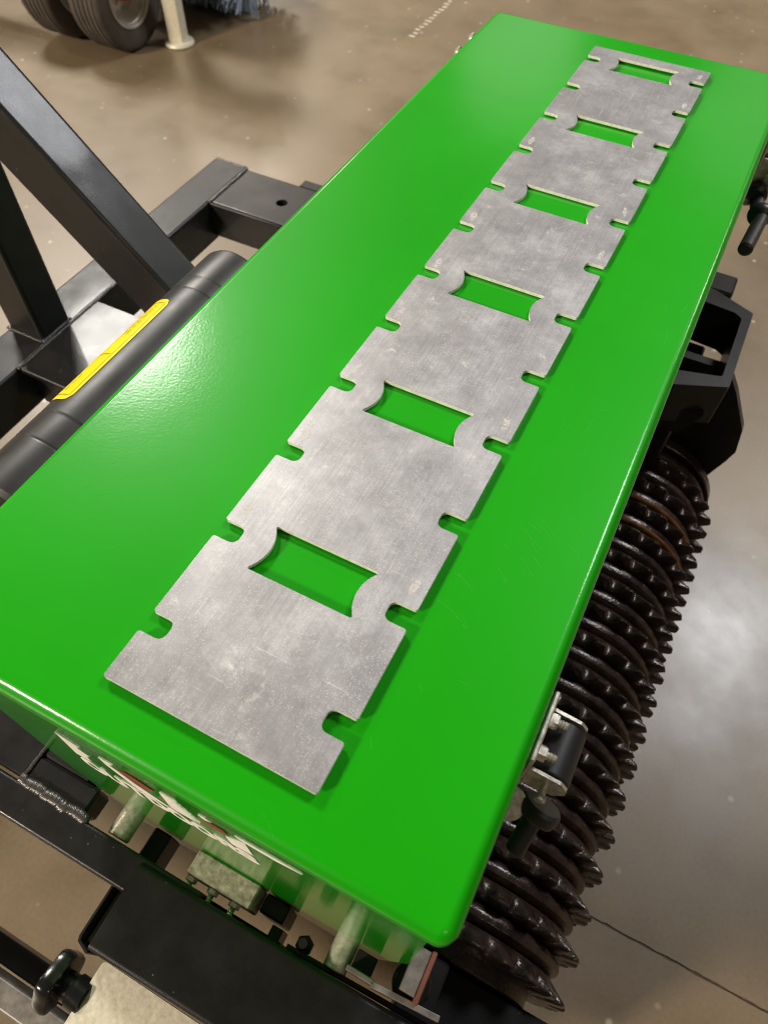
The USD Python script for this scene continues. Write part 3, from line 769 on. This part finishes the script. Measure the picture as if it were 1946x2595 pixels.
# ------------------------------------------------------------------ sweeper parked behind
sw = thing('broom_sweeper', 'parked sweeper with twin black tyres, pale jack leg and blue bristle broom', 'sweeper')
RTY, RRM = 0.196, 0.111
def wheel(x):
    zc, y = RTY, 2.325
    q = 0.87
    pr = [(0.128, -0.085), (0.150, -0.098), (0.185, -0.104), (0.207, -0.100), (0.217, -0.088), (0.222, -0.070)]
    for k in range(5):
        t = -0.060 + k * 0.03
        pr += [(0.2245, t - 0.010), (0.2245, t + 0.010), (0.2195, t + 0.012), (0.2195, t + 0.018)]
    pr += [(0.222, 0.080), (0.217, 0.090), (0.207, 0.100), (0.185, 0.104), (0.150, 0.098), (0.128, 0.085)]
    wh = obj('wheel', lathe([(a_ * q, b_ * q * 0.86) for a_, b_ in pr + [(0.128, -0.085)]], (x, y, zc), (1, 0, 0), 72), RUBBER, sw, smooth=35, z=0)
    obj('rim', lathe([(a_ * q, b_ * q * 0.86) for a_, b_ in [(0.020, 0.02), (0.055, 0.022), (0.070, 0.010), (0.098, 0.004), (0.108, 0.030), (0.112, 0.072), (0.124, 0.084), (0.132, 0.088), (0.133, 0.094), (0.127, 0.097), (0.119, 0.092), (0.116, 0.06), (0.116, -0.09), (0.02, -0.09)]], (x, y, zc), (1, 0, 0), 64), RIM, wh, smooth=30, z=0)
    obj('hub', lathe([(0, 0.065), (0.020, 0.064), (0.026, 0.055), (0.026, 0.02), (0.0, 0.02)], (x, y, zc), (1, 0, 0), 24), REDCAP, wh, smooth=30, z=0)
    for k in range(5):
        aa = 2 * PI * k / 5 + 0.3
        obj('wheel_nut', hexa((x + 0.014, y + 0.040 * math.cos(aa), zc + 0.040 * math.sin(aa)), (1, 0, 0), 0.017, 0.012), ZINC, wh, z=0)
wheel(-2.238)
wheel(-2.498)
obj('axle', rod((-3.0, 2.325, RTY), (-2.20, 2.325, RTY), 0.025), BLACK, sw, z=0)
obj('chassis_beam', [cbox(-3.2, -1.75, 2.40, 2.50, 0.62, 0.72, 0.004), cbox(-2.42, -2.34, 2.28, 2.37, 0.25, 0.68, 0.004)], BLACK, sw, z=0)
jl = obj('jack_leg', beam((-2.066, 2.445, 0.008), (-2.066, 2.445, 0.70), 0.062, 0.062, 0.006, up=(1, 0.25, 0)), GALV, sw, z=0)
obj('foot', lathe([(0, 0), (0.060, 0), (0.062, 0.004), (0.058, 0.012), (0.030, 0.016), (0, 0.016)], (-2.066, 2.445, 0.001), (0, 0, 1), 32), GALV, jl, z=0)
br = obj('broom', rod((-2.45, 2.86, 0.30), (-1.93, 2.86, 0.30), 0.07), BLACK, sw, z=0)
obj('broom_arm', [cbox(-2.42, -2.34, 2.45, 2.90, 0.62, 0.69, 0.004), cbox(-2.47, -2.44, 2.82, 2.90, 0.27, 0.66, 0.004)], BLACK, br, z=0)
gb2 = np.random.default_rng(17)
N = 2600
th = gb2.uniform(0, 2 * PI, N)
xx = -2.44 + 0.50 * np.floor(gb2.uniform(0, 1, N) * 14) / 13 + gb2.normal(0, 0.008, N)
ln = gb2.uniform(0.20, 0.245, N)
dr_ = np.stack([gb2.normal(0, 0.10, N), np.cos(th), np.sin(th)], 1)
p0 = np.stack([xx, 2.86 + 0.06 * np.cos(th), 0.30 + 0.06 * np.sin(th)], 1)
p1 = p0 + dr_ * ln[:, None]
sd_ = np.cross(dr_, [1, 0, 0])
sd_ /= np.linalg.norm(sd_, axis=1)[:, None]
tv = np.array([1.0, 0, 0])
k = 0.0035
V = np.stack([p0 + sd_ * k, p0 - sd_ * k * 0.5 + tv * k, p0 - sd_ * k * 0.5 - tv * k, p1 + sd_ * k, p1 - sd_ * k * 0.5 + tv * k, p1 - sd_ * k * 0.5 - tv * k], 1)
fb_ = np.array([(0, 1, 4), (0, 4, 3), (1, 2, 5), (1, 5, 4), (2, 0, 3), (2, 3, 5), (3, 4, 5)])
obj('bristles', trimesh.Trimesh(V.reshape(-1, 3), (fb_[None] + 6 * np.arange(N)[:, None, None]).reshape(-1, 3), process=False), BRISTLE, br, smooth=False, z=0, kind='stuff')
